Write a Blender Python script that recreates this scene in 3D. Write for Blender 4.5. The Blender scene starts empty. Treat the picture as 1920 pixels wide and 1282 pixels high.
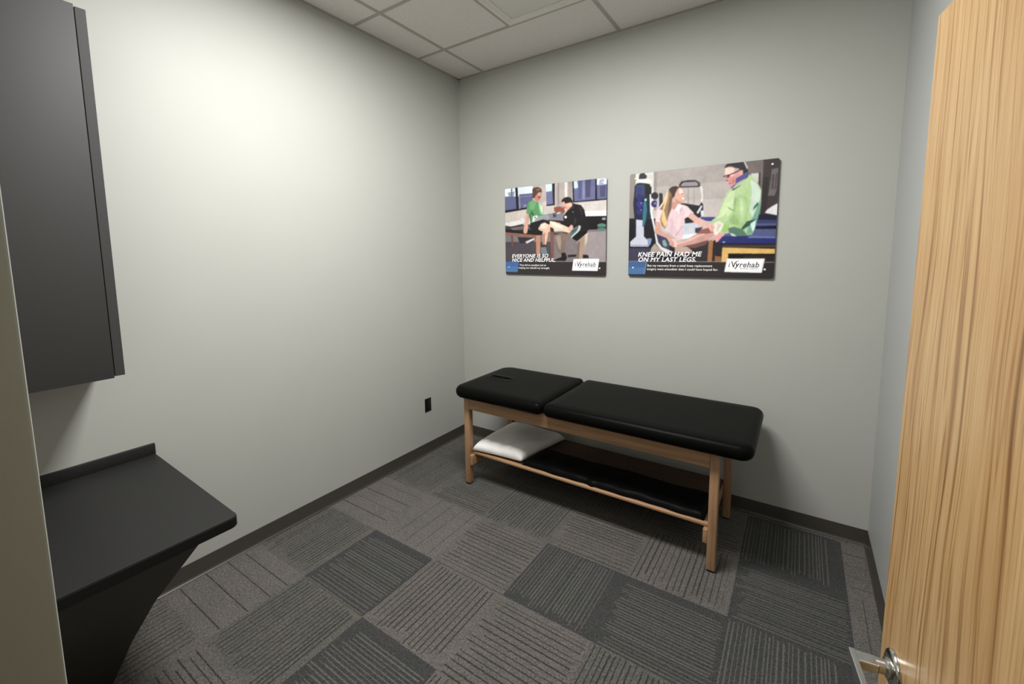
import bpy, bmesh, math, random
import numpy as np
from mathutils import Vector, Matrix

# ------------------------------------------------------------------ scene, camera, light, exposure
S = bpy.context.scene
COL = S.collection
R = math.radians

H = 3.311          # ceiling height
W = 3.088          # room width (left wall x=0, right wall x=W); back wall y=0
YN = -3.06         # room side of the doorway wall
YH = -3.18         # hall side of the doorway wall

cam_d = bpy.data.cameras.new('camera')
cam = bpy.data.objects.new('camera', cam_d)
COL.objects.link(cam)
cam.location = (2.6776, -3.1361, 1.7367)
cam.rotation_mode = 'XYZ'
_m = Matrix.Rotation(0.582873, 3, 'Z') @ Matrix.Rotation(1.462412, 3, 'X') @ Matrix.Rotation(-0.008773, 3, 'Z')
cam.rotation_euler = _m.to_euler('XYZ')
cam_d.sensor_width = 36.0
cam_d.sensor_fit = 'HORIZONTAL'
cam_d.lens = 808.96 / 1920 * 36.0
cam_d.shift_x = (960 - 968.618) / 1920
cam_d.shift_y = -(641 - 565.975) / 1920
cam_d.clip_start = 0.01
S.camera = cam

w = bpy.data.worlds.new('world')
S.world = w
w.use_nodes = True
w.node_tree.nodes['Background'].inputs[0].default_value = (0.8, 0.85, 0.9, 1)
w.node_tree.nodes['Background'].inputs[1].default_value = 0.05

def area(name, loc, size, size_y, power, color, spread=180, rot=(0, 0, 0)):
    d = bpy.data.lights.new(name, 'AREA')
    d.shape = 'RECTANGLE'; d.size = size; d.size_y = size_y
    d.energy = power; d.color = color; d.spread = R(spread)
    o = bpy.data.objects.new(name, d); COL.objects.link(o)
    o.location = loc; o.rotation_euler = rot
    return o

area('troffer_lamp', (1.47, -1.76, H - 0.03), 1.14, 0.54, 98, (1.0, 0.985, 0.985), 180)
area('hall_lamp', (2.0, -3.9, 2.70), 0.55, 1.15, 9, (1.0, 0.96, 0.90), 170)

S.view_settings.view_transform = 'Standard'
S.view_settings.look = 'None'
S.view_settings.gamma = 1.0
S.view_settings.use_curve_mapping = False
S.view_settings.exposure = 0.0

# ------------------------------------------------------------------ material helpers
def srgb(r, g, b):
    f = lambda c: (c / 12.92 if c <= 0.04045 else ((c + 0.055) / 1.055) ** 2.4)
    return (f(r / 255), f(g / 255), f(b / 255), 1.0)

class NT:
    def __init__(s, name, rough=0.6, metal=0.0, color=(0.5, 0.5, 0.5, 1), spec=0.5):
        s.m = bpy.data.materials.new(name); s.m.use_nodes = True
        s.t = s.m.node_tree; s.n = s.t.nodes; s.b = s.n['Principled BSDF']
        s.b.inputs['Base Color'].default_value = color
        s.b.inputs['Roughness'].default_value = rough
        s.b.inputs['Metallic'].default_value = metal
        s.b.inputs['Specular IOR Level'].default_value = spec
    def new(s, typ, **kw):
        n = s.n.new(typ)
        for k, v in kw.items(): setattr(n, k, v)
        return n
    def link(s, a, b): s.t.links.new(a, b)
    def obj_coord(s, scale=(1, 1, 1)):
        tc = s.new('ShaderNodeTexCoord'); mp = s.new('ShaderNodeMapping')
        mp.inputs['Scale'].default_value = scale
        s.link(tc.outputs['Object'], mp.inputs['Vector'])
        return mp.outputs['Vector']
    def noise(s, vec, scale, detail=3, rough=0.5):
        n = s.new('ShaderNodeTexNoise'); n.inputs['Scale'].default_value = scale
        n.inputs['Detail'].default_value = detail; n.inputs['Roughness'].default_value = rough
        s.link(vec, n.inputs['Vector']); return n.outputs['Fac']
    def ramp(s, fac, stops):
        r = s.new('ShaderNodeValToRGB'); e = r.color_ramp.elements
        while len(e) < len(stops): e.new(0.5)
        for i, (p, c) in enumerate(stops): e[i].position = p; e[i].color = c
        s.link(fac, r.inputs['Fac']); return r.outputs['Color']
    def math(s, op, a, b=None, clamp=False):
        n = s.new('ShaderNodeMath', operation=op); n.use_clamp = clamp
        for i, v in enumerate((a, b)):
            if v is None: continue
            if isinstance(v, (int, float)): n.inputs[i].default_value = v
            else: s.link(v, n.inputs[i])
        return n.outputs[0]
    def mix(s, fac, a, b, blend='MIX'):
        n = s.new('ShaderNodeMix', data_type='RGBA', blend_type=blend)
        if isinstance(fac, (int, float)): n.inputs['Factor'].default_value = fac
        else: s.link(fac, n.inputs['Factor'])
        for k, v in ((6, a), (7, b)):
            if isinstance(v, tuple): n.inputs[k].default_value = v
            else: s.link(v, n.inputs[k])
        return n.outputs[2]
    def bump(s, h, strength=0.2, dist=0.002):
        b = s.new('ShaderNodeBump'); b.inputs['Strength'].default_value = strength
        b.inputs['Distance'].default_value = dist
        s.link(h, b.inputs['Height']); s.link(b.outputs['Normal'], s.b.inputs['Normal'])
    def base(s, c): s.link(c, s.b.inputs['Base Color'])

def paint(name, c, rough=0.55, bumpy=0.12):
    k = NT(name, rough, color=srgb(*c), spec=0.35)
    v = k.obj_coord()
    f = k.noise(v, 3.0, 2)
    k.base(k.mix(f, srgb(*[x - 2 for x in c]), srgb(*[min(255, x + 2) for x in c])))
    k.bump(k.noise(v, 260, 3, 0.6), bumpy, 0.0006)
    return k.m

M = {}
M['wall'] = paint('wall_paint', (180, 181, 174))
M['wall_cool'] = paint('wall_paint_cool_cast', (172, 174, 171))  # right wall paint with a cool cast of light tinted in
M['frame'] = paint('olive_grey_frame_paint', (152, 158, 150), 0.45)
M['hall_wall'] = paint('hall_wall_paint', (196, 192, 178))

def plain(name, c, rough, metal=0.0, spec=0.5, grain=None, gs=0.1, gd=0.0005):
    k = NT(name, rough, metal, srgb(*c), spec)
    if grain:
        k.bump(k.noise(k.obj_coord(), grain, 3, 0.6), gs, gd)
    return k.m
M['base'] = plain('dark_vinyl_base', (62, 58, 52), 0.38, grain=40, gs=0.05)
M['laminate'] = None
k = NT('charcoal_laminate', 0.5, color=srgb(44, 44, 44), spec=0.5)
k.b.inputs['IOR'].default_value = 1.3
v = k.obj_coord()
k.base(k.ramp(k.noise(v, 420, 2, 0.7), [(0.3, srgb(28, 28, 28)), (0.7, srgb(44, 44, 43))]))
k.bump(k.noise(v, 600, 2), 0.15, 0.0003)
M['laminate'] = k.m
k = NT('dark_grey_cabinet_laminate', 0.62, color=srgb(66, 66, 65), spec=0.45)
v = k.obj_coord()
k.base(k.ramp(k.noise(v, 300, 2, 0.7), [(0.3, srgb(49, 49, 48)), (0.7, srgb(55, 55, 54))]))
k.bump(k.noise(v, 500, 2), 0.12, 0.0003)
M['cabinet'] = k.m
M['panel'] = plain('dark_panel_laminate', (50, 50, 47), 0.5, grain=300, gs=0.08)
k = NT('black_vinyl_upholstery', 0.38, color=srgb(11, 11, 10), spec=0.5)
v = k.obj_coord()
k.b.inputs['IOR'].default_value = 1.12
k.bump(k.noise(v, 320, 4, 0.65), 0.2, 0.0005)
M['vinyl'] = k.m
M['edge_band'] = plain('black_edge_band', (20, 20, 19), 0.6, spec=0.2)
M['rubber'] = plain('black_rubber', (20, 20, 20), 0.7)
M['outlet'] = plain('black_plastic', (16, 16, 15), 0.35)
M['chrome'] = plain('satin_chrome', (200, 198, 192), 0.16, 1.0)
M['steel'] = plain('brushed_steel', (185, 186, 184), 0.3, 1.0)
k = NT('white_cotton', 0.85, color=srgb(246, 245, 241), spec=0.2)
v = k.obj_coord()
k.bump(k.noise(v, 55, 4, 0.6), 0.25, 0.004)
M['cotton'] = k.m
k = NT('black_folded_vinyl', 0.42, color=srgb(11, 11, 11), spec=0.5)
k.b.inputs['IOR'].default_value = 1.12
k.bump(k.noise(k.obj_coord((3, 9, 3)), 2.2, 3, 0.5), 0.25, 0.01)
M['mat'] = k.m

# beech wood of the table
def wood(name, axis, c1, c2, c3, rough=0.42):
    k = NT(name, rough, spec=0.4)
    sc = [26, 26, 26]; sc[axis] = 1.4
    v = k.obj_coord(tuple(sc))
    f = k.noise(v, 1.6, 5, 0.6)
    k.base(k.ramp(f, [(0.3, srgb(*c1)), (0.5, srgb(*c2)), (0.72, srgb(*c3))]))
    k.bump(f, 0.08, 0.001)
    return k.m
M['shelf_shaded'] = wood('shaded_shelf_wood', 0, (62, 42, 28), (72, 50, 34), (80, 57, 40), 0.6)  # shelf wood with the shade under the table put into its brown
BE = ((146, 112, 82), (165, 129, 96), (178, 143, 108))
M['beech_x'] = wood('beech_lengthwise', 0, *BE)
M['beech_y'] = wood('beech_crosswise', 1, *BE)
M['beech_z'] = wood('beech_upright', 2, *BE)

# oak veneer of the door: long vertical grain lines
k = NT('pale_oak_veneer', 0.36, spec=0.4)
v = k.obj_coord((1, 1, 1))
warp = k.noise(k.obj_coord((1.6, 1.6, 0.55)), 1.5, 2, 0.45)
sep = k.new('ShaderNodeSeparateXYZ'); k.link(v, sep.inputs[0])
yy = k.math('ADD', sep.outputs['Y'], k.math('MULTIPLY', warp, 0.16))
cmb = k.new('ShaderNodeCombineXYZ'); k.link(yy, cmb.inputs[1])
k.link(k.math('MULTIPLY', sep.outputs['Z'], 0.012), cmb.inputs[2])
g1 = k.noise(cmb.outputs[0], 84, 3, 0.6)
g2 = k.noise(cmb.outputs[0], 11, 2, 0.5)
g3 = k.noise(cmb.outputs[0], 26, 1, 0.4)
pores = k.noise(k.obj_coord((1, 460, 6)), 1.0, 3, 0.6)
c = k.ramp(g1, [(0.30, srgb(138, 108, 72)), (0.39, srgb(164, 134, 95)), (0.45, srgb(187, 160, 119)), (0.75, srgb(193, 168, 128))])
line_ = k.ramp(k.math('ABSOLUTE', k.math('SUBTRACT', k.math('FRACT', k.math('MULTIPLY', g3, 15.0)), 0.5)), [(0.0, srgb(216, 192, 164)), (0.06, srgb(238, 228, 214)), (0.16, srgb(255, 255, 255))])
c = k.mix(0.8, c, line_, 'MULTIPLY')
c2 = k.ramp(g2, [(0.3, srgb(232, 216, 196)), (0.7, srgb(255, 250, 242))])
c = k.mix(1.0, c, c2, 'MULTIPLY')
pc = k.ramp(pores, [(0.35, srgb(226, 214, 196)), (0.55, srgb(255, 255, 255))])
c = k.mix(0.7, c, pc, 'MULTIPLY')
k.base(c); k.bump(pores, 0.06, 0.0006)
M['door'] = k.m
M['door_edge'] = wood('oak_edge', 2, (170, 128, 82), (190, 150, 100), (205, 165, 116))

# ceiling tile: pale mineral fibre
k = NT('mineral_fibre_tile', 0.9, color=srgb(205, 200, 192), spec=0.2)
v = k.obj_coord()
f = k.noise(v, 160, 4, 0.75)
k.base(k.ramp(f, [(0.32, srgb(205, 201, 197)), (0.5, srgb(228, 223, 219)), (0.8, srgb(234, 230, 226))]))
k.bump(f, 0.35, 0.0015)
M['tile'] = k.m
M['grid'] = plain('grid_bar_enamel', (176, 168, 160), 0.45, spec=0.4)
M['diffuser'] = plain('diffuser_enamel', (222, 221, 212), 0.5, spec=0.4)
k = NT('lit_lens', 0.5, color=(0.9, 0.9, 0.88, 1))
k.b.inputs['Emission Color'].default_value = (1, 0.98, 0.93, 1)
k.b.inputs['Emission Strength'].default_value = 3.0
M['lens'] = k.m

# carpet tile: base colour, line colour, direction of the tufted lines, line spacing
def carpet(name, base1, base2, line, axis, density, width, dark_tile=False, fill=1.0):
    k = NT(name, 0.95, spec=0.12)
    tc = k.new('ShaderNodeTexCoord'); v = tc.outputs['Object']
    uv = k.new('ShaderNodeUVMap'); uv.uv_map = 'tile'
    su = k.new('ShaderNodeSeparateXYZ'); k.link(uv.outputs[0], su.inputs[0])
    sep = k.new('ShaderNodeSeparateXYZ'); k.link(v, sep.inputs[0])
    across = sep.outputs['Y'] if axis == 'x' else sep.outputs['X']
    along = sep.outputs['X'] if axis == 'x' else sep.outputs['Y']
    a_uv = su.outputs['Y'] if axis == 'x' else su.outputs['X']
    l_uv = su.outputs['X'] if axis == 'x' else su.outputs['Y']
    # small wobble of each tufted row
    wob = k.noise(v, 80, 4, 0.75)
    a = k.math('ADD', across, k.math('MULTIPLY', k.math('SUBTRACT', wob, 0.5), 0.0095))
    vo = k.new('ShaderNodeTexVoronoi', voronoi_dimensions='1D', feature='DISTANCE_TO_EDGE')
    vo.inputs['Scale'].default_value = 1.0
    vo.inputs['Randomness'].default_value = 0.85 if dark_tile else 0.6
    k.link(k.math('MULTIPLY', a, density), vo.inputs['W'])
    d = vo.outputs['Distance']
    # every row has its own thickness, strength and start
    wn = k.new('ShaderNodeTexWhiteNoise', noise_dimensions='1D')
    k.link(k.math('FLOOR', k.math('MULTIPLY', across, density * 0.9)), wn.inputs['W'])
    wn2 = k.new('ShaderNodeTexWhiteNoise', noise_dimensions='1D')
    k.link(k.math('FLOOR', k.math('ADD', k.math('MULTIPLY', across, density * 1.1), 31.7)), wn2.inputs['W'])
    wv = k.math('MULTIPLY', k.math('ADD', 0.55, k.math('MULTIPLY', wn2.outputs['Value'], 0.75)), width * density)
    mr = k.new('ShaderNodeMapRange', interpolation_type='SMOOTHSTEP')
    k.link(k.math('MULTIPLY', wv, 0.25), mr.inputs['From Min'])
    k.link(wv, mr.inputs['From Max'])
    mr.inputs['To Min'].default_value = 1.0; mr.inputs['To Max'].default_value = 0.0
    k.link(d, mr.inputs['Value'])
    mask = mr.outputs['Result']
    startv = k.math('MULTIPLY', wn.outputs['Value'], 0.14 * fill)
    inside = k.math('GREATER_THAN', l_uv, startv)
    inside2 = k.math('LESS_THAN', l_uv, k.math('SUBTRACT', 1.0, k.math('MULTIPLY', wn2.outputs['Value'], 0.05 * fill)))
    # a plain band along one side of the tile
    band = k.math('LESS_THAN', a_uv, 0.93 if not dark_tile else 0.88)
    mask = k.math('MULTIPLY', k.math('MULTIPLY', mask, band), k.math('MULTIPLY', inside, inside2))
    sc = (90, 300, 300) if axis == 'x' else (300, 90, 300)
    tf = k.noise(k.obj_coord(sc), 1.0, 2, 0.6)
    tr = k.new('ShaderNodeMapRange'); tr.inputs['From Min'].default_value = 0.32; tr.inputs['From Max'].default_value = 0.52
    k.link(tf, tr.inputs['Value'])
    mask = k.math('MULTIPLY', mask, k.math('ADD', 0.40, k.math('MULTIPLY', tr.outputs['Result'], 0.60)))
    # loop pile: heathered yarn with light and dark tufts
    grain = k.noise(v, 100, 5, 0.9)
    hue = k.noise(v, 26, 3, 0.7)
    big = k.noise(v, 5.0, 3, 0.6)
    bc = k.mix(k.ramp(big, [(0.35, (0, 0, 0, 1)), (0.65, (1, 1, 1, 1))]), srgb(*base1), srgb(*base2))
    bc = k.mix(1.0, bc, k.ramp(hue, [(0.3, srgb(232, 232, 232)), (0.7, srgb(255, 255, 255))]), 'MULTIPLY')
    gr = k.ramp(grain, [(0.34, srgb(110, 110, 110)), (0.45, srgb(176, 176, 176)), (0.54, srgb(216, 216, 216)), (0.66, srgb(255, 255, 255))])
    bc = k.mix(1.0, bc, gr, 'MULTIPLY')
    col = k.mix(mask, bc, k.mix(0.55, srgb(*line), k.mix(1.0, srgb(*line), gr, 'MULTIPLY')))
    k.base(col)
    hgt = k.math('ADD', grain, k.math('MULTIPLY', mask, 0.4 if dark_tile else -1.0))
    k.bump(hgt, 0.6, 0.004)
    k.b.inputs['Sheen Weight'].default_value = 0.1
    return k.m
CP = {}
for ax in 'xy':
    CP['light', ax] = carpet('carpet_taupe_' + ax, (132, 126, 121), (123, 120, 114), (50, 48, 46), ax, 34, 0.0048)
    CP['dense', ax] = carpet('carpet_taupe_dense_' + ax, (124, 120, 114), (114, 115, 108), (50, 50, 47), ax, 42, 0.0050)
    CP['open', ax] = carpet('carpet_taupe_open_' + ax, (137, 131, 126), (128, 125, 119), (54, 52, 50), ax, 9.5, 0.0042, fill=0.6)
    CP['dark', ax] = carpet('carpet_charcoal_' + ax, (86, 85, 85), (80, 83, 80), (110, 108, 102), ax, 54, 0.0046, True)

# ------------------------------------------------------------------ mesh helpers
def link(name, bm, mat, parent=None, smooth=False, autos=None):
    me = bpy.data.meshes.new(name)
    bmesh.ops.recalc_face_normals(bm, faces=bm.faces)
    bm.to_mesh(me); bm.free()
    if isinstance(mat, (list, tuple)):
        for x in mat: me.materials.append(x)
    elif mat: me.materials.append(mat)
    if smooth:
        for p in me.polygons: p.use_smooth = True
        if autos is not None:
            me.set_sharp_from_angle(angle=R(autos))
    o = bpy.data.objects.new(name, me); COL.objects.link(o)
    if parent: o.parent = parent
    return o

def thing(name, label, cat, loc=(0, 0, 0), rotz=0.0, group=None):
    o = bpy.data.objects.new(name, None); COL.objects.link(o)
    o.empty_display_size = 0.1
    o.location = loc; o.rotation_euler = (0, 0, rotz)
    o['label'] = label; o['category'] = cat
    if group: o['group'] = group
    return o

def struct(o, label=None):
    o['kind'] = 'structure'
    if label: o['label'] = label
    return o

def add_box(bm, lo, hi, bev=0.0, seg=2, mat=0):
    x0, y0, z0 = lo; x1, y1, z1 = hi
    t = bmesh.new()
    vs = [t.verts.new(p) for p in ((x0, y0, z0), (x1, y0, z0), (x1, y1, z0), (x0, y1, z0), (x0, y0, z1), (x1, y0, z1), (x1, y1, z1), (x0, y1, z1))]
    for f in ((3, 2, 1, 0), (4, 5, 6, 7), (0, 1, 5, 4), (1, 2, 6, 5), (2, 3, 7, 6), (3, 0, 4, 7)):
        t.faces.new([vs[i] for i in f])
    if bev > 0:
        bmesh.ops.bevel(t, geom=list(t.edges), offset=bev, segments=seg, profile=0.5, affect='EDGES')
    for f in t.faces: f.material_index = mat
    me = bpy.data.meshes.new('tmp'); t.to_mesh(me); t.free()
    bm.from_mesh(me); bpy.data.meshes.remove(me)

def box(name, lo, hi, mat, parent=None, bev=0.0, seg=2):
    bm = bmesh.new(); add_box(bm, lo, hi, bev, seg)
    return link(name, bm, mat, parent, smooth=bev > 0, autos=35)

def prism(bm, poly, z0, z1, bev=0.0):
    """polygon in XY extruded along Z"""
    a = [bm.verts.new((x, y, z0)) for x, y in poly]
    b = [bm.verts.new((x, y, z1)) for x, y in poly]
    n = len(poly)
    bm.faces.new(a[::-1]); bm.faces.new(b)
    for i in range(n):
        bm.faces.new((a[i], a[(i + 1) % n], b[(i + 1) % n], b[i]))

def rr(x0, x1, y0, y1, rad, n=10):
    """rounded rectangle outline, rad = 4 radii (x0y0, x1y0, x1y1, x0y1)"""
    out = []
    cs = [(x0, y0, 1, 1, 180), (x1, y0, -1, 1, 270), (x1, y1, -1, -1, 0), (x0, y1, 1, -1, 90)]
    for (cx, cy, sx, sy, a0), r_ in zip(cs, rad):
        ox, oy = cx + sx * r_, cy + sy * r_
        m = n if r_ > 1e-6 else 0
        for i in range(m + 1):
            a = R(a0 + 90 * i / max(m, 1))
            out.append((ox + r_ * math.cos(a), oy + r_ * math.sin(a)))
    return out

def cushion(bm, x0, x1, y0, y1, z0, z1, rad, re, n=10, rings=7, dome=0.0):
    """upholstered slab: rounded plan corners and a full rolled edge"""
    prof = []
    hz = (z1 - z0) / 2
    for i in range(rings + 1):
        t = R(-90 + 180 * i / rings)
        prof.append((re * (1 - math.cos(t)), (z0 + z1) / 2 + hz * math.sin(t)))
    loops = []
    for ins, z in prof:
        o = rr(x0 + ins, x1 - ins, y0 + ins, y1 - ins, [max(q - ins, 0.004) for q in rad], n)
        loops.append([bm.verts.new((px, py, z)) for px, py in o])
    for a, b in zip(loops[:-1], loops[1:]):
        m = len(a)
        for i in range(m):
            bm.faces.new((a[i], a[(i + 1) % m], b[(i + 1) % m], b[i]))
    bm.faces.new(loops[0][::-1])
    ins = re + 0.05
    o = rr(x0 + ins, x1 - ins, y0 + ins, y1 - ins, [max(q - ins, 0.004) for q in rad], n)
    l2 = [bm.verts.new((px, py, z1 + dome)) for px, py in o]
    a = loops[-1]; m = len(a)
    for i in range(m):
        bm.faces.new((a[i], a[(i + 1) % m], l2[(i + 1) % m], l2[i]))
    bm.faces.new(l2)

def tube(bm, pts, r_, n=12, closed=False, cap=True):
    pts = [Vector(p) for p in pts]; loops = []
    N = len(pts)
    up = Vector((0, 0, 1))
    for i, p in enumerate(pts):
        if closed: d = pts[(i + 1) % N] - pts[i - 1]
        else: d = pts[min(i + 1, N - 1)] - pts[max(i - 1, 0)]
        d.normalize()
        u = up.cross(d)
        if u.length < 1e-4: u = Vector((1, 0, 0)).cross(d)
        u.normalize(); v2 = d.cross(u)
        rad = r_[i] if isinstance(r_, (list, tuple)) else r_
        loops.append([bm.verts.new(p + rad * (math.cos(2 * math.pi * k / n) * u + math.sin(2 * math.pi * k / n) * v2)) for k in range(n)])
    rng = range(N) if closed else range(N - 1)
    for i in rng:
        a, b = loops[i], loops[(i + 1) % N]
        for k in range(n):
            bm.faces.new((a[k], a[(k + 1) % n], b[(k + 1) % n], b[k]))
    if cap and not closed:
        bm.faces.new(loops[0][::-1]); bm.faces.new(loops[-1])

# ------------------------------------------------------------------ room shell
T = 0.12
# carpet: one floor of modular squares laid quarter-turned; the squares are the pattern of this surface
TX, TY, Y0 = 0.4935, 0.478, -0.045
tones = {}
for i in range(-1, 8):
    for j in range(-1, 9): tones[i, j] = 'light'
dark = [(3, 2), (4, 2), (5, 1), (5, 0), (1, 3), (2, 4), (5, 2), (4, 5), (0, 6), (5, 4), (3, 6), (3, 5)]
openl = [(0, 2), (1, 2), (0, 4), (6, 1), (6, 0), (6, 2)]
dense = [(0, 3), (1, 4), (0, 1), (1, 1), (2, 1), (4, 3), (0, 0)]
for q in dark: tones[q] = 'dark'
for q in openl: tones[q] = 'open'
for q in dense: tones[q] = 'dense'
bm = bmesh.new(); uvl = bm.loops.layers.uv.new('tile')
mats = []; key = {}
for kk in CP: key[kk] = len(mats); mats.append(CP[kk])
for i in range(0, 7):
    for j in range(-1, 8):
        xa, xb = i * TX, (i + 1) * TX
        yb = Y0 - j * TY; ya = yb - TY
        cx0, cx1 = max(xa, 0), min(xb, W); cy0, cy1 = max(ya, YH), min(yb, 0)
        if cx1 - cx0 < 1e-4 or cy1 - cy0 < 1e-4: continue
        f = bm.faces.new([bm.verts.new(p) for p in ((cx0, cy0, 0), (cx1, cy0, 0), (cx1, cy1, 0), (cx0, cy1, 0))])
        for l in f.loops:
            l[uvl].uv = ((l.vert.co.x - xa) / TX, (l.vert.co.y - ya) / TY)
        ax = 'x' if (i + j) % 2 == 1 else 'y'
        ax = 'x' if (i + (j - 2)) % 2 == 0 else 'y'
        f.material_index = key[tones.get((i, j), 'light'), ax]
bmesh.ops.remove_doubles(bm, verts=bm.verts, dist=1e-5)
floor = struct(link('floor', bm, mats), 'grey and taupe striped carpet tile floor')
sb = box('slab', (0, YH, -0.05), (W, 0, -0.004), M['panel'], floor)

struct(box('wall_left', (-T, YH, 0), (0, T, H), M['wall']), 'pale grey left wall')
struct(box('wall_back', (0, 0, 0), (W, T, H), M['wall']), 'pale grey back wall with two posters')
struct(box('wall_right', (W, YH, 0), (W + T, T, H), M['wall_cool']), 'grey right wall beside the open door, tinted for cool light')
DX0, DX1, DH = 2.08, 3.0, 2.15
bm = bmesh.new()
add_box(bm, (0, YH, 0), (DX0 - 0.045, YN, H))
add_box(bm, (DX1 + 0.045, YH, 0), (W, YN, H))
add_box(bm, (DX0 - 0.045, YH, DH + 0.045), (DX1 + 0.045, YN, H))
struct(link('wall_near', bm, M['wall']), 'doorway wall')

# door frame
bm = bmesh.new()
for a, b in ((DX0 - 0.045, DX0), (DX1, DX1 + 0.045)):
    add_box(bm, (a, YH - 0.004, 0), (b, YN + 0.0, DH), 0.003, 2)
add_box(bm, (DX0 - 0.045, YH - 0.004, DH), (DX1 + 0.045, YN, DH + 0.045), 0.003, 2)
struct(link('trim_1', bm, M['frame'], smooth=True, autos=35), 'olive grey painted door frame')

# baseboards with a coved toe
def baseboard(name, p0, p1, nrm, label):
    h_, t_, toe = 0.0957, 0.004, 0.014
    prof = [(0, 0), (toe, 0), (toe, 0.003), (t_ + 0.004, 0.008), (t_, 0.018), (t_, h_ - 0.004), (t_ - 0.0015, h_), (0, h_)]
    bm = bmesh.new()
    p0 = Vector((p0[0], p0[1], 0)); p1 = Vector((p1[0], p1[1], 0)); n_ = Vector((nrm[0], nrm[1], 0))
    A = [bm.verts.new(p0 + n_ * a + Vector((0, 0, z))) for a, z in prof]
    B = [bm.verts.new(p1 + n_ * a + Vector((0, 0, z))) for a, z in prof]
    m = len(prof)
    for i in range(m): bm.faces.new((A[i], A[(i + 1) % m], B[(i + 1) % m], B[i]))
    bm.faces.new(A); bm.faces.new(B[::-1])
    return struct(link(name, bm, M['base'], smooth=True, autos=40), label)
baseboard('baseboard_left', (0, YN), (0, 0), (1, 0), 'dark vinyl baseboard along the left wall')
baseboard('baseboard_back', (0.004, 0), (W - 0.004, 0), (0, -1), 'dark vinyl baseboard along the back wall')
baseboard('baseboard_right', (W, YN), (W, 0), (-1, 0), 'dark vinyl baseboard along the right wall')

# suspended ceiling
GX = [0.2917 + 0.6096 * i for i in range(5)]
GY = [-0.5 - 0.6096 * i for i in range(5)]
ceil_ = struct(box('ceiling', (0, YH, H + 0.003), (W, 0, H + 0.1), M['tile']), 'suspended ceiling of pale tiles')
bm = bmesh.new()
g = 0.012
def bar_x(y, xa, xb): add_box(bm, (xa, y - g, H), (xb, y + g, H + 0.006))
def bar_y(x, ya, yb): add_box(bm, (x - g, ya, H - 0.0004), (x + g, yb, H + 0.0052))
for y in (GY[0], GY[1], GY[3], GY[4]): bar_x(y, 0, W)
bar_x(GY[2] + 0.275, 0.292, GX[3]); bar_x(GY[2] - 0.35, 0.292, GX[3])
bar_y(GX[0], YN, 0); bar_y(GX[2], GY[1], 0); bar_y(GX[2], YN, GY[3]); bar_y(GX[4], YN, 0)
bar_y(GX[1], GY[1], GY[0]); bar_y(GX[3], YN, GY[0])
for lo, hi in (((0, YN, H - 0.001), (0.02, 0, H + 0.004)), ((W - 0.02, YN, H - 0.001), (W, 0, H + 0.004)), ((0, -0.02, H - 0.001), (W, 0, H + 0.004)), ((0, YN, H - 0.001), (W, YN + 0.02, H + 0.004))):
    add_box(bm, lo, hi)
struct(link('trim_2', bm, M['grid']), 'ceiling grid bars and wall angle')

# hall behind the camera (the door wood and frame are lit from it)
hz = 2.75
def quadbox(name, lo, hi, m): return struct(box(name, lo, hi, m))
quadbox('floor_hall', (0.6, -5.2, -0.05), (4.2, YH, 0), M['panel'])
quadbox('wall_hall_far', (0.6, -5.3, 0), (4.2, -5.2, hz), M['hall_wall'])
quadbox('wall_hall_left', (0.5, -5.3, 0), (0.6, YH, hz), M['hall_wall'])
quadbox('wall_hall_right', (4.2, -5.3, 0), (4.3, YH, hz), M['hall_wall'])
quadbox('wall_hall_near', (W + T, YH, 0), (4.2, YN, hz), M['hall_wall'])
quadbox('ceiling_hall', (0.5, -5.3, hz), (4.3, YH, hz + 0.1), M['tile'])

# ------------------------------------------------------------------ ceiling fittings
t = thing('ceiling_diffuser', 'square grey air diffuser set in the ceiling grid', 'air vent', ((GX[1] + GX[2]) / 2, (GY[0] + GY[1]) / 2, H))
a = 0.6096 / 2 - 0.013
bm = bmesh.new()
prof = [(a, 0.0), (a - 0.02, -0.003), (a - 0.028, 0.0), (a - 0.052, 0.004), (a - 0.062, 0.012)]
prof = [(a, 0.002), (a, -0.006), (a - 0.026, -0.006), (a - 0.034, -0.001), (a - 0.052, -0.001), (a - 0.054, 0.0025)]
loops = [[bm.verts.new((sx * q, sy * q, z)) for sx, sy in ((-1, -1), (1, -1), (1, 1), (-1, 1))] for q, z in prof]
for A, B in zip(loops[:-1], loops[1:]):
    for i in range(4): bm.faces.new((A[i], A[(i + 1) % 4], B[(i + 1) % 4], B[i]))
link('frame', bm, M['diffuser'], t)
bm = bmesh.new(); add_box(bm, (-a + 0.068, -a + 0.068, -0.004), (a - 0.068, a - 0.068, 0.002), 0.002, 2)
link('face_plate', bm, M['diffuser'], t, smooth=True, autos=35)

t = thing('ceiling_light', 'recessed fluorescent troffer in the suspended ceiling', 'ceiling light', (1.47, -1.76, H))
bm = bmesh.new()
for lo, hi in (((-0.60, -0.295, -0.012), (-0.58, 0.295, 0.003)), ((0.58, -0.295, -0.012), (0.60, 0.295, 0.003)), ((-0.58, -0.295, -0.012), (0.58, -0.275, 0.003)), ((-0.58, 0.275, -0.012), (0.58, 0.295, 0.003))):
    add_box(bm, lo, hi)
link('housing', bm, M['diffuser'], t)
bm = bmesh.new(); add_box(bm, (-0.58, -0.275, -0.008), (0.58, 0.275, -0.002)); link('lens', bm, M['lens'], t)
t = thing('ceiling_light', 'recessed troffer in the hall ceiling', 'ceiling light', (2.0, -3.9, hz))
bm = bmesh.new(); add_box(bm, (-0.3, -0.6, -0.012), (0.3, 0.6, 0.0)); link('housing', bm, M['diffuser'], t)
bm = bmesh.new(); add_box(bm, (-0.27, -0.57, -0.016), (0.27, 0.57, -0.012)); link('lens', bm, M['lens'], t)

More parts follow.
